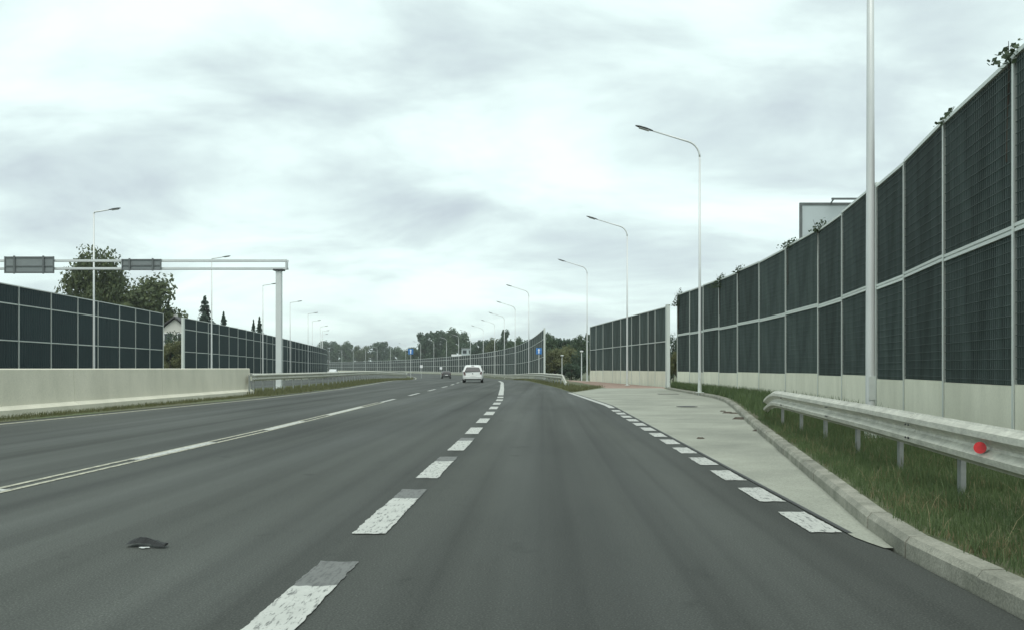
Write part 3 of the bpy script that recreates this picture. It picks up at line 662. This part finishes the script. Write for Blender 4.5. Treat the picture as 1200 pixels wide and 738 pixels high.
# ------------------------------------------------------------------ cars
def car(name, label, x, y, z, rz, body, L=4.2, W=1.74, H=1.5, small=False, wagon=True):
    r = empty(name, (x, y, z), rz); tag(r, label, 'car')
    hw = W / 2; zb = .24; belt = .93
    # stations: (y low, y belt, y roof, half width low, half width belt, half width roof, z belt, z roof)
    if wagon:
        st = [(0.0, .07, .34, hw * .84, hw * .88, hw * .66, belt, H - .13), (.10, .15, .46, hw * .96, hw * .965, hw * .74, belt, H - .02), (.55, .6, .75, hw, hw, hw * .76, belt, H),
              (1.5, 1.5, 1.5, hw, hw, hw * .77, belt, H), (2.25, 2.3, 2.25, hw, hw, hw * .74, belt - .01, H - .04), (2.75, 3.05, 2.75, hw, hw, hw * .7, belt - .03, belt + .32), (3.1, 3.2, 3.2, hw, hw * .97, hw * .66, belt - .05, belt - .0),
              (3.8, 3.8, 3.75, hw * .97, hw * .9, hw * .6, belt - .14, belt - .08), (L, L - .06, L - .12, hw * .84, hw * .78, hw * .5, belt - .26, belt - .2)]
    rings = []
    for (yl, yb, yr, wl_, wb, wr, zbel, zr) in st:
        zr = max(zr, zbel + .03)
        half = [(wl_ * .9, zb, yl + .02), (wl_, zb + .14, yl), (wl_ * 1.0, zb + .36, yl), (wb, zbel, yb), (wr + (wb - wr) * .12, zr - (zr - zbel) * .14, yr), (wr * .82, zr, yr + .02)]
        rings.append([(-a, c, b) for a, b, c in half] + [(a, c, b) for a, b, c in reversed(half)])
    mb = MB(); n = len(rings[0]); vs = [p for rg in rings for p in rg]; fs = []
    for i in range(len(rings) - 1):
        for k in range(n): k2 = (k + 1) % n; fs.append((i * n + k, (i + 1) * n + k, (i + 1) * n + k2, i * n + k2))
    fs.append(tuple(range(n))); fs.append(tuple(reversed(range((len(rings) - 1) * n, len(rings) * n))))
    mb.add(vs, fs); bo = mb.build('body', body, r)
    bm = bmesh.new(); bm.from_mesh(bo.data); bmesh.ops.recalc_face_normals(bm, faces=bm.faces); bm.to_mesh(bo.data); bm.free()
    md = bo.modifiers.new('bevel', 'BEVEL'); md.width = .035; md.segments = 2; md.angle_limit = R(20)
    for p in bo.data.polygons: p.use_smooth = True
    def panel(nm, pts, m, par=r, push=.012):
        v = [Vector(p) for p in pts]; nn = (v[1] - v[0]).cross(v[2] - v[0]).normalized(); c = sum(v, Vector()) / len(v)
        if nn.dot(c - Vector((0, L / 2, .7))) < 0: nn = -nn
        b_ = MB(); k = len(v); b_.add([p - nn * .03 for p in v] + [p + nn * push for p in v], [tuple(range(k)), tuple(range(k, 2 * k))] + [(i, (i + 1) % k, k + (i + 1) % k, k + i) for i in range(k)])
        o_ = b_.build(nm, m, par); q = bmesh.new(); q.from_mesh(o_.data); bmesh.ops.recalc_face_normals(q, faces=q.faces); q.to_mesh(o_.data); q.free(); return o_
    # tailgate glass on the sloping back
    a0 = Vector((0, .07, belt)); a1 = Vector((0, .34, H - .13)); dd = a1 - a0
    p0 = a0 + dd * .10; p1_ = a0 + dd * .86; w0, w1 = hw * .79, hw * .62
    panel('rear_window', [(-w0, p0.y, p0.z), (w0, p0.y, p0.z), (w1 * 1.03, p1_.y - .012, p1_.z - .04), (w1 * .9, p1_.y, p1_.z), (-w1 * .9, p1_.y, p1_.z), (-w1 * 1.03, p1_.y - .012, p1_.z - .04)], 'car_glass')
    for s in (-1, 1):
        for ya, yb in ((.72, 1.38), (1.48, 2.2)):
            zt2 = belt + (H - belt) * .78; wt = hw * (.76 + .24 * .30)
            panel('side_window', [(s * hw * .985, ya, belt + .06), (s * hw * .985, yb, belt + .06), (s * wt, yb - .05, zt2), (s * wt, ya + .1, zt2)], 'car_glass')
        panel('tail_light', [(s * hw * .90, .085, belt + .06), (s * hw * .74, .03, belt - .03), (s * hw * .70, .03, belt - .27), (s * hw * .88, .03, belt - .27)], 'tail_red')
        panel('headlight', [(s * hw * .45, L - .07, .66), (s * hw * .74, L - .07, .68), (s * hw * .76, L - .1, .56), (s * hw * .45, L - .05, .55)], 'lamp_glass')
        m_ = MB(); m_.box(s * hw - .04 if s > 0 else -hw - .1, hw + .1 if s > 0 else -hw + .04, 2.38, 2.48, belt + .02, belt + .13); m_.build('wing_mirror', body, r)
        for yw in (.78, 3.38):
            w_ = MB(); x0, x1 = s * (hw - .2), s * (hw + .005)
            w_.tube([(x0, yw, .315), (x0 + s * .03, yw, .315), (x1 - s * .03, yw, .315), (x1, yw, .315)], [.285, .315, .315, .285], 20)
            wo_ = w_.build('wheel', 'tyre', r)
            w_ = MB(); w_.tube([(x1 - s * .03, yw, .315), (x1 + s * .006, yw, .315)], [.2, .19], 14); w_.build('rim', 'rim', wo_)
    ws = [Vector((0, 2.27, H - .04)), Vector((0, 2.9, belt + .22))]
    panel('windscreen', [(-hw * .6, 2.42, H - .12), (hw * .6, 2.42, H - .12), (hw * .72, 3.05, belt + .1), (-hw * .72, 3.05, belt + .1)], 'car_glass')
    m_ = MB(); m_.box(-hw * .80, hw * .80, -.03, .05, zb + .02, zb + .10); m_.build('bumper_trim', 'black_plastic', r)
    m_ = MB(); m_.box(-hw * .9, hw * .9, -.045, .06, zb + .10, zb + .36); bevel(m_.build('bumper', body, r).data, .03, 2)
    panel('number_plate', [(-.26, .0, .60), (.26, .0, .60), (.26, .01, .71), (-.26, .01, .71)], 'plate', push=.045)
    m_ = MB(); m_.tube([(0, .02, .80), (0, .035, .80)], .05, 12); m_.tube([(0, .0, .80), (0, .03, .80)], .05, 12); m_.build('badge', 'dark_steel', r)
    m_ = MB(); m_.box(-.12, .12, .30, .36, H - .09, H - .06); m_.build('brake_light', 'tail_red', r)
    return r
car('white_car', 'white hatchback car seen from behind, driving ahead in the middle lane', X(556, 79), 79 - 2, G(79), drefang(79) + .01, 'car_white', L=4.2, W=1.76, H=1.54)
car('dark_car', 'small dark car driving far ahead, left of the white car', X(524.5, 170), 168, G(170), drefang(170), 'car_dark', W=1.74, H=1.46)
car('oncoming_car', 'white car on the opposite carriageway, showing above the median guardrail', X(388, 172), 174, G(172) + .25, math.pi + drefang(172), 'car_white', W=1.74, H=1.5)

# ------------------------------------------------------------------ small things on the road
m_ = MB(); xo, yo = X(176, 6.35), 6.35
n = 14; vs = []
for i in range(n):
    t = i / (n - 1); x = -.15 + .3 * t; arch = .045 * math.sin(math.pi * min(1, t * 1.15)) * (1 - .5 * t); wd = .05 * (1 - .55 * t) * (1 + .3 * math.sin(9 * t)) + .006
    for k, (yy, zz_) in enumerate(((-wd, .004 + arch * .4), (-wd * .2, .02 + arch), (wd, .015 + arch * .8), (wd * .4, .006 + arch * .3))):
        vs.append((x, yy - .05 * t + rnd.uniform(-.004, .004), zz_ + rnd.uniform(-.002, .003)))
m_.add(vs, [(i * 4 + k, i * 4 + (k + 1) % 4, (i + 1) * 4 + (k + 1) % 4, (i + 1) * 4 + k) for i in range(n - 1) for k in range(4)] + [(3, 2, 1, 0), tuple((n - 1) * 4 + k for k in range(4))])
rs = m_.build('rubber_scrap', 'rubber', loc=(xo, yo, .012), rz=-.12); tag(rs, 'dark curled scrap of rubber lying on the asphalt, lower left', 'debris')
m_ = MB(); vs = [(.035 * math.cos(a) * (1 + .25 * math.sin(3 * a)), .022 * math.sin(a), .004 + .004 * math.sin(2 * a) ** 2) for a in [2 * math.pi * k / 14 for k in range(14)]]
m_.add(vs + [(0, 0, .010)], [(k, (k + 1) % 14, 14) for k in range(14)])
sc = m_.build('paper_scrap', 'pale_litter', loc=(xo - .002, yo - .095, .004)); tag(sc, 'pale scrap lying against the dark rubber scrap', 'litter', 'pale scraps on the asphalt')
def manhole(px, py, rad, label):
    d = CAMH * FPX / (py - HY); r = empty('manhole_cover', (X(px, d), d, .009)); tag(r, label, 'manhole cover', 'covers in the concrete bay')
    m_ = MB(); m_.tube([(0, 0, 0), (0, 0, .012)], [rad, rad], 20); m_.build('rim', 'iron', r)
    m_ = MB(); m_.tube([(0, 0, .012), (0, 0, .018)], [rad * .82] * 2, 20); m_.build('lid', 'dark_steel', r)
manhole(805, 476.5, .34, 'round manhole cover in the middle of the concrete bay')
d_ = CAMH * FPX / (461.5 - HY); r_ = empty('drain_grate', (X(783, d_), d_, .009)); tag(r_, 'dark drain grate at the far end of the concrete bay', 'drain')
m_ = MB(); m_.box(-.5, .5, -.3, .3, 0, .008); m_.build('frame', 'iron', r_)
for k in range(7): m_ = MB(); m_.box(-.45 + k * .14, -.38 + k * .14, -.26, .26, .009, .016); m_.build('bar', 'dark_steel', r_)
for k, (px, py, s) in enumerate(((853, 484, .16), (860, 484.5, .12), (866, 491, .2), (847, 482, .1), (889, 505, .12), (820, 514, .08))):
    d = CAMH * FPX / (py - HY); m_ = MB(); q = 9
    vs = [(s * math.cos(a) * rnd.uniform(.6, 1.2), s * .8 * math.sin(a) * rnd.uniform(.6, 1.2), .0) for a in [2 * math.pi * i / q for i in range(q)]]
    m_.add(vs + [(x * .6, y * .6, s * .22 + rnd.uniform(0, .01)) for x, y, z in vs], [(i, (i + 1) % q, q + (i + 1) % q, q + i) for i in range(q)] + [tuple(range(q, 2 * q))])
    o_ = m_.build('soil_clod', 'bark', loc=(X(px, d), d, .009)); tag(o_, ['brown soil clod near the bay kerb, second from left of the row', 'brown soil clod near the bay kerb, right beside its twin', 'largest brown soil clod on the bay, close to the kerb', 'leftmost small soil clod of the row by the bay kerb', 'lone soil clod at the kerb, nearer than the row', 'lone tiny soil clod out in the concrete bay'][k], 'debris', 'clods of soil on the bay')

# ------------------------------------------------------------------ trees
def crown_mesh(name, seed, m, nclump=34, nleaf=170, leaf=.32, shape='round'):
    """unit crown: height 0..1 above ground with trunk to ~.35; radius ~.5; leaf-sized faces in uneven clumps"""
    r_ = random.Random(seed); mb = MB(); cl = []
    for i in range(nclump):
        while True:
            v = Vector((r_.uniform(-1, 1), r_.uniform(-1, 1), r_.uniform(-1, 1)))
            if .35 < v.length < 1: break
        if shape == 'round': c = Vector((v.x * .38, v.y * .38, .60 + v.z * .29)); rr = r_.uniform(.09, .17)
        elif shape == 'tall': c = Vector((v.x * .34 * (1.1 - .5 * max(0, v.z)), v.y * .34 * (1.1 - .5 * max(0, v.z)), .56 + v.z * .36)); rr = r_.uniform(.07, .14)
        elif shape == 'full': c = Vector((v.x * .40, v.y * .40, .50 + v.z * .38)); rr = r_.uniform(.09, .17)
        else: c = Vector((v.x * .42, v.y * .42, .45 + v.z * .34)); rr = r_.uniform(.10, .2)
        cl.append((c, rr))
    for c, rr in cl:
        for k in range(nleaf):
            v = Vector((r_.gauss(0, 1), r_.gauss(0, 1), r_.gauss(0, 1))).normalized() * rr * r_.uniform(.35, 1.08)
            p = c + Vector((v.x, v.y, v.z * .8)); s = leaf * r_.uniform(.5, 1.2) * .1
            n_ = (v.normalized() + Vector((r_.gauss(0, .6), r_.gauss(0, .6), r_.gauss(0, .6) + .3))).normalized(); u = n_.orthogonal().normalized(); q = n_.cross(u)
            a = r_.uniform(0, 6.28); u, q = u * math.cos(a) + q * math.sin(a), q * math.cos(a) - u * math.sin(a)
            mb.add([p + u * s, p + q * s * .6, p - u * s, p - q * s * .6], [(0, 1, 2, 3)])
    tm = MB(); tm.tube([(0, 0, -.03), (0.005, 0, .12), (-.005, .008, .3), (.0, .0, .55), (.01, 0, .75)], [.028, .022, .018, .011, .004], 7)
    for c, rr in cl[:14]:
        z0 = max(.16, min(.5, c.z - .22)); tm.tube([(0, 0, z0), (c.x * .5, c.y * .5, (z0 + c.z) / 2 + .02), tuple(c)], [.010, .006, .002], 5)
    return mb.mesh(name, m), tm.mesh('trunk', 'bark', True)
def conifer_mesh(seed):
    r_ = random.Random(seed); mb = MB(); lv = 22
    for i in range(lv):
        t = i / (lv - 1); z = .1 + t * .88; rad = .30 * (1 - t) ** .8 + .015; nb = int(9 - 4 * t)
        for b in range(nb):
            a = 2 * math.pi * (b + r_.random()) / nb; L = rad * r_.uniform(.7, 1.15)
            for k in range(14):
                f = (k + .6) / 14; p = Vector((math.cos(a) * L * f, math.sin(a) * L * f, z - L * .35 * f + .01 * r_.gauss(0, 1)))
                sd_ = Vector((-math.sin(a), math.cos(a), 0)); s = (.012 + .05 * (1 - t)) * (1.15 - .6 * f)
                for sg in (-1, 1):
                    e = p + sd_ * sg * s * 1.5 + Vector((math.cos(a), math.sin(a), -.5)) * s * r_.uniform(.6, 1.3)
                    mb.add([p + Vector((0, 0, .012)), e, p - Vector((0, 0, .012)) + Vector((math.cos(a), math.sin(a), 0)) * s * .8], [(0, 1, 2)])
    for k in range(20):
        p = Vector((0, 0, .955 + .002 * k)); e = p + Vector((r_.gauss(0, .012), r_.gauss(0, .012), .02)); mb.add([p, e, p + Vector((0, 0, .02))], [(0, 1, 2)])
    tm = MB(); tm.tube([(0, 0, -.03), (0, 0, .4), (0, 0, .96)], [.02, .013, .002], 6)
    return mb.mesh('crown', 'leaf_conifer'), tm.mesh('trunk', 'bark', True)
CR = {'g1': crown_mesh('crown', 1, 'leaf_tree', 46, 190, .22), 'g2': crown_mesh('crown', 2, 'leaf_green', 36, 150, .32, 'tall'), 'd1': crown_mesh('crown', 3, 'leaf_dark', 50, 130, .32, 'full'), 'd2': crown_mesh('crown', 4, 'leaf_dark', 34, 130, .34, 'tall'),
      'd3': crown_mesh('crown', 8, 'leaf_green', 46, 140, .34, 'full'), 'o1': crown_mesh('crown', 5, 'leaf_olive', 34, 150, .28, 'bush'), 'b1': crown_mesh('crown', 6, 'leaf_dark', 34, 140, .3, 'bush'), 'c1': conifer_mesh(1), 'c2': conifer_mesh(2)}
def tree(kind, px, top, wpx, d, label, group, name='tree', rz=None):
    h = Z(top, d) - G(d); wd = wpx * d / FPX
    r = empty(name, (X(px, d), d, G(d) - .06), rnd.uniform(0, 6.28) if rz is None else rz); tag(r, label, 'bush' if name == 'bush' else 'tree', group)
    nat = {'c': .36, 'b': 1.05, 'o': 1.05}.get(kind[0], .98 if kind in ('g1', 'd1', 'd3') else .85)
    s = wd / nat; me, tm = CR[kind]
    inst('crown', me, r, sc=(s, s, h)); inst('trunk', tm, r, sc=(min(s, h), min(s, h), h))
GL = 'trees behind the left barrier'
tree('g1', 116, 277, 90, 104, 'tall broadleaf tree topping the left barrier, behind the nearest left lamp', GL, 'broadleaf_tree')
tree('g1', 157, 309, 122, 108, 'lower spreading broadleaf tree right of the tall one, behind the smaller gantry sign', GL, 'broadleaf_tree')
tree('d1', 84, 322, 44, 110, 'small round tree at the left foot of the tall broadleaf tree', GL, 'broadleaf_tree')
tree('c1', 197, 352, 20, 112, 'dark conifer above the end of the left barrier', GL, 'conifer'); tree('c2', 209, 367, 14, 118, 'smallest dark conifer above the roof in the barrier gap', GL, 'conifer')
tree('c1', 240, 347, 32, 118, 'largest dark conifer over the start of the long left barrier', GL, 'conifer'); tree('c2', 262, 365, 20, 124, 'dark conifer right of the largest one, near the second left lamp', GL, 'conifer')
tree('c2', 297, 374, 13, 132, 'left one of two thin conifers above the long left barrier', GL, 'conifer'); tree('c1', 304, 371, 17, 130, 'right one of two conifers above the long left barrier', GL, 'conifer')
tree('o1', 200, 386, 34, 97, 'olive bush in the gap between the two left barriers', 'bushes by the road', 'bush'); tree('b1', 210, 371, 48, 99, 'dark bush in the gap between the two left barriers', 'bushes by the road', 'bush')
tree('d1', 372, 404, 18, 300, 'small tree at the far end of the long left barrier', GL, 'broadleaf_tree')
GM = 'trees beyond the bend'
def run(items, d0, where):
    for i, (k, px, top, wd) in enumerate(items):
        pos = ['leftmost', 'second from left', 'third from left', 'fourth from left', 'fifth from left', 'sixth from left', 'seventh from left', 'eighth from left', 'ninth from left'][i]
        tree(k, px, top, wd, (d0 if isinstance(d0, (int, float)) else d0[i]) + rnd.uniform(-4, 4), '%s of %s' % (pos, where), GM, 'broadleaf_tree')
run([('d1', 385, 391, 32), ('d3', 404, 396, 30), ('g1', 424, 402, 30), ('d1', 448, 392, 34), ('d3', 466, 403, 26)], 575, 'five far dark trees left of the blue median sign')
run([('d3', 483, 404, 26), ('d2', 496, 386, 34), ('d1', 514, 376, 44), ('d3', 534, 379, 36), ('d1', 550, 392, 30)], (420, 400, 385, 375, 350), 'five tall trees above the two cars')
run([('d1', 566, 389, 34), ('g1', 580, 392, 28), ('d2', 592, 382, 20), ('d3', 606, 390, 30), ('d1', 621, 388, 28), ('d3', 634, 396, 24)], (310, 290, 270, 250, 230, 215), 'six trees behind the far right barrier')
run([('d3', 644, 384, 30), ('d1', 660, 385, 34), ('d3', 677, 387, 30), ('d1', 694, 377, 34), ('d3', 712, 378, 34)], 165, 'five dark trees between the far and middle right barriers')
GB = 'bushes by the path'
tree('o1', 650, 398, 38, 128, 'olive bush just right of the far barrier end post', GB, 'bush'); tree('o1', 668, 394, 34, 132, 'tall olive bush behind the shorter path lamp', GB, 'bush')
tree('b1', 680, 399, 26, 122, 'dark bush behind the taller path lamp', GB, 'bush'); tree('o1', 689, 406, 16, 126, 'small olive bush left of the middle barrier', GB, 'bush')
tree('b1', 670, 418, 34, 118, 'low dark bush under the olive bushes by the path', GB, 'bush')
tree('b1', 789, 374, 26, 72, 'dark bush in the gap between the near and middle right barriers', GB, 'bush'); tree('o1', 794, 400, 20, 68, 'olive bush at the foot of the barrier gap on the right', GB, 'bush')

# vines over the barrier tops
def vine(px, py, d, wd, h, label, n=260, seed=0, x=None):
    r_ = random.Random(seed + int(px)); mb = MB(); x = X(px, d) if x is None else x; z = Z(py, d)
    for i in range(n):
        t = r_.gauss(0, .38); p = Vector((t * wd * .5, r_.gauss(0, .12), h * (r_.random() ** 1.5) * (1 - min(.9, abs(t))) - .06 * r_.random())); s = r_.uniform(.025, .06)
        n_ = Vector((r_.gauss(0, 1), r_.gauss(0, 1), r_.gauss(0, 1))).normalized(); u = n_.orthogonal().normalized(); q = n_.cross(u)
        mb.add([p + u * s, p + q * s * .7, p - u * s, p - q * s * .7], [(0, 1, 2, 3)])
    t = empty('climbing_plant', (x, d, z)); tag(t, label, 'plant', 'plants growing over the barrier tops'); mb.build('leaves', 'leaf_vine', t)
    st = MB()
    for k in range(5):
        e = Vector((r_.uniform(-.3, .3) * wd, r_.gauss(0, .08), h * r_.uniform(.5, .95))); st.tube([(e.x * .3, .25, -1.3), (e.x * .4, .16, -.05), tuple(e)], [.014, .011, .004], 5)
    st.build('stems', 'bark', t)
def onwall(px):
    d = hit(px, wx, 6, 52); return d, wx(d)
for px, wd, h, lab, n, off in ((1113, .5, .22, 'small leafy shoot on the barrier post right of the thick lamp pole', 110, -.02), (1192, .9, .34, 'sparse wiry plant on top of the barrier at the right edge of the photo', 150, -.05),
                          (963, .9, .35, 'low plant on the barrier top below the billboard', 160, .0), (928, 1.0, .35, 'low plant on the barrier top left of the billboard', 170, .0), (846, 1.3, .7, 'dense round plant hanging over the barrier top right of the large lamp', 420, -.35), (797, 1.1, 1.0, 'plant clump hanging over the far end of the near right barrier', 420, -.6), (868, .8, .35, 'tiny plant on the barrier top next to the dense round one', 120, 0.0)):
    d, x_ = onwall(px); vine(px, Z(0, 1) and HY - (5.46 + off - CAMH) * FPX / d, d - .05, wd, h, lab, n, 3, x_)

# ------------------------------------------------------------------ houses
def house(px0, px1, eave, ridge, d, label, name='house', rot=0.0, m_w='house_wall', gable=True):
    x0, x1 = X(px0, d), X(px1, d); wd = x1 - x0; ze, zr = Z(eave, d), Z(ridge, d); r = empty(name, ((x0 + x1) / 2, d, G(d) - .1), rot); tag(r, label, 'house', 'houses behind the barriers')
    ze -= G(d) - .1; zr -= G(d) - .1; dp = 8.0
    m_ = MB(); h = wd / 2 - .2; m_.add([(-h, 0, 0), (h, 0, 0), (h, 0, ze), (0, 0, zr - .15), (-h, 0, ze), (-h, dp, 0), (h, dp, 0), (h, dp, ze), (0, dp, zr - .15), (-h, dp, ze)], [(0, 1, 2, 3, 4), (9, 8, 7, 6, 5), (1, 6, 7, 2), (5, 0, 4, 9), (2, 7, 8, 3), (4, 3, 8, 9)])
    m_.build('wall', m_w, r)
    rf = empty  # each roof slope is a slab
    for s in (-1, 1):
        m_ = MB(); a = Vector((0, 0, zr)); b = Vector((s * (wd / 2 + .2), 0, ze - .05)); th = Vector((0, 0, .16))
        m_.add([a + Vector((0, -.4, 0)), b + Vector((0, -.4, 0)), b + Vector((0, dp + .4, 0)), a + Vector((0, dp + .4, 0)), a + th + Vector((0, -.4, 0)), b + th + Vector((0, -.4, 0)), b + th + Vector((0, dp + .4, 0)), a + th + Vector((0, dp + .4, 0))],
               [(0, 1, 2, 3), (4, 7, 6, 5), (0, 4, 5, 1), (1, 5, 6, 2), (2, 6, 7, 3), (3, 7, 4, 0)]); ro = m_.build('roof_slope', 'house_roof', r)
    m_ = MB(); m_.box(-wd * .28, -wd * .16, 3.2, 3.7, ze, zr + .5); m_.build('chimney', 'house_wall', r)
    for x in (-wd * .22, wd * .22):
        m_ = MB(); m_.box(x - .5, x + .5, -.03, .02, ze - 1.6, ze - .4); f = m_.build('window', 'sign_white', r); m_ = MB(); m_.box(x - .42, x + .42, -.05, -.032, ze - 1.52, ze - .48); m_.build('pane', 'house_glass', f)
house(188, 222, 386, 372, 105, 'house with dark roof in the gap between the left barriers', rot=.15)
d_ = 322; bl = empty('flat_roofed_building', (X(552, d_), d_, G(d_) - .1)); tag(bl, 'pale flat roofed building above the far barrier, over the white car', 'building', 'houses behind the barriers')
zt_ = Z(408, d_) - G(d_); m_ = MB(); m_.box(-3.4, 3.4, 0, 8, 0, zt_); m_.build('wall', 'billboard_back', bl)
m_ = MB(); m_.box(-3.6, 3.6, -.2, 8.2, zt_ + .003, zt_ + .3); m_.build('roof', 'sign_back', bl)
m_ = MB(); m_.box(-7.0, -3.43, -.6, 7, zt_ - 2.7, zt_ - 2.0); m_.build('canopy', 'sign_white', bl)
m_ = MB(); m_.box(-6.8, -3.43, .2, 6.5, 0, zt_ - 2.703); m_.build('annex', 'house_wall', bl)
for x in (-2.3, 0, 2.3): m_ = MB(); m_.box(x - .7, x + .7, -.06, .02, zt_ - 1.7, zt_ - .5); m_.build('window', 'house_glass', bl)

# ------------------------------------------------------------------ grass
def grass(name, label, region, n, hmin, hmax, wdt, m, seed, lean=.35):
    r_ = random.Random(seed); mb = MB()
    for i in range(n):
        x, y, z = region(r_); h = r_.uniform(hmin, hmax); a = r_.uniform(0, 6.28); l = r_.gauss(0, lean) * h; c, s = math.cos(a), math.sin(a)
        b = r_.uniform(0, 6.28); bx_, by = math.cos(b) * wdt, math.sin(b) * wdt
        mb.add([(x - bx_, y - by, z), (x + bx_, y + by, z), (x + bx_ * .7 + c * l * .4, y + by * .7 + s * l * .4, z + h * .6), (x - bx_ * .7 + c * l * .4, y - by * .7 + s * l * .4, z + h * .6), (x + c * l, y + s * l, z + h)], [(0, 1, 2, 3), (3, 2, 4)])
    o = mb.build(name, m); tag(o, label, 'grass', kind='stuff'); return o
def verge(y0, y1, pw=1.0, lo=.16, hi=1.0, clump=None):
    def f(r_):
        while True:
            y = y0 + (y1 - y0) * r_.random() ** pw; a = kx(y) + lo + .05 + .05 * math.sin(y * 7.3) * math.sin(y * 2.9 + 1) + abs(r_.gauss(0, .05)); b = (wx(y) if y > 6 else 5.55) - .12
            x = a + (b - a) * r_.random() * hi
            if clump is None or (math.sin(x * 5.1 + 1.7 * math.sin(y * 2.3)) + math.sin(y * 3.7 + x * 2) > clump): return x, y, .13
    return f
grass('grass', 'green grass on the verge beside the right kerb', verge(3.0, 20, 1.35, .10), 80000, .03, .125, .0032, 'grass_blade', 1)
grass('tall_grass', 'taller grass tufts under the near right guardrail', verge(3.2, 22, 1.2, .5, .9, .5), 9000, .10, .26, .0035, 'grass_blade', 2, .3)
grass('dry_grass', 'dry brown stems mixed in the right verge', verge(3.2, 20, 1.3, .15, .8, .0), 2600, .05, .22, .0025, 'grass_dry', 3, .7)
grass('short_dry_grass', 'short dry grass behind the kerb stones', verge(3.0, 16, 1.2, .12, .25, .4), 3500, .02, .07, .003, 'grass_dry', 4, .6)
grass('far_verge_grass', 'grass strip at the foot of the near right barrier beyond the guardrail', verge(19, 53, .9), 12000, .1, .42, .012, 'grass_blade', 5)
def med(y0, y1, f0, f1, z=.01):
    def f(r_):
        y = y0 + (y1 - y0) * r_.random(); a, b = f0(y), f1(y); return a + (b - a) * r_.random(), y, G(y) + z
    return f
grass('median_grass', 'grass strip in front of the median guardrail on the left', med(40, 170, lambda d: ref(d) + off_m(d) - 1.2, lambda d: ledge(d) - .5), 20000, .08, .3, .015, 'grass_olive', 6)
grass('wall_foot_weeds', 'weeds along the foot of the concrete median wall', med(14, 42, lambda d: -13.42, lambda d: min(-12.75, ledge(d) - .6)), 7000, .02, .14, .007, 'grass_olive', 7)
grass('shoulder_grass', 'grass around the bent down end of the far right guardrail', med(48, 130, lambda d: redge(d) + .1, lambda d: redge(d) + 1.6 if d > 60 else max(redge(d) + .2, 1.5 + (d - 46.7) * .2)), 11000, .06, .24, .015, 'grass_olive', 8)

# ------------------------------------------------------------------ light haze in the air
hz = MB(); hz.box(-1520, 1420, -80, 1920, -2.2, 28)
ho = hz.build('haze', 'sign_white'); ho.data.materials.clear(); struct(ho, 'stuff'); ho['label'] = 'thin pale haze in the air over the road'; ho['category'] = 'haze'
hm = bpy.data.materials.new('haze'); hm.use_nodes = True; ht = hm.node_tree; ht.nodes.clear()
hv = ht.nodes.new('ShaderNodeVolumePrincipled'); hv.inputs['Color'].default_value = (0.90, 0.98, 0.95, 1); hv.inputs['Density'].default_value = 0.0003; hv.inputs['Anisotropy'].default_value = 0.2
ou = ht.nodes.new('ShaderNodeOutputMaterial'); ht.links.new(hv.outputs[0], ou.inputs['Volume']); ho.data.materials.append(hm)
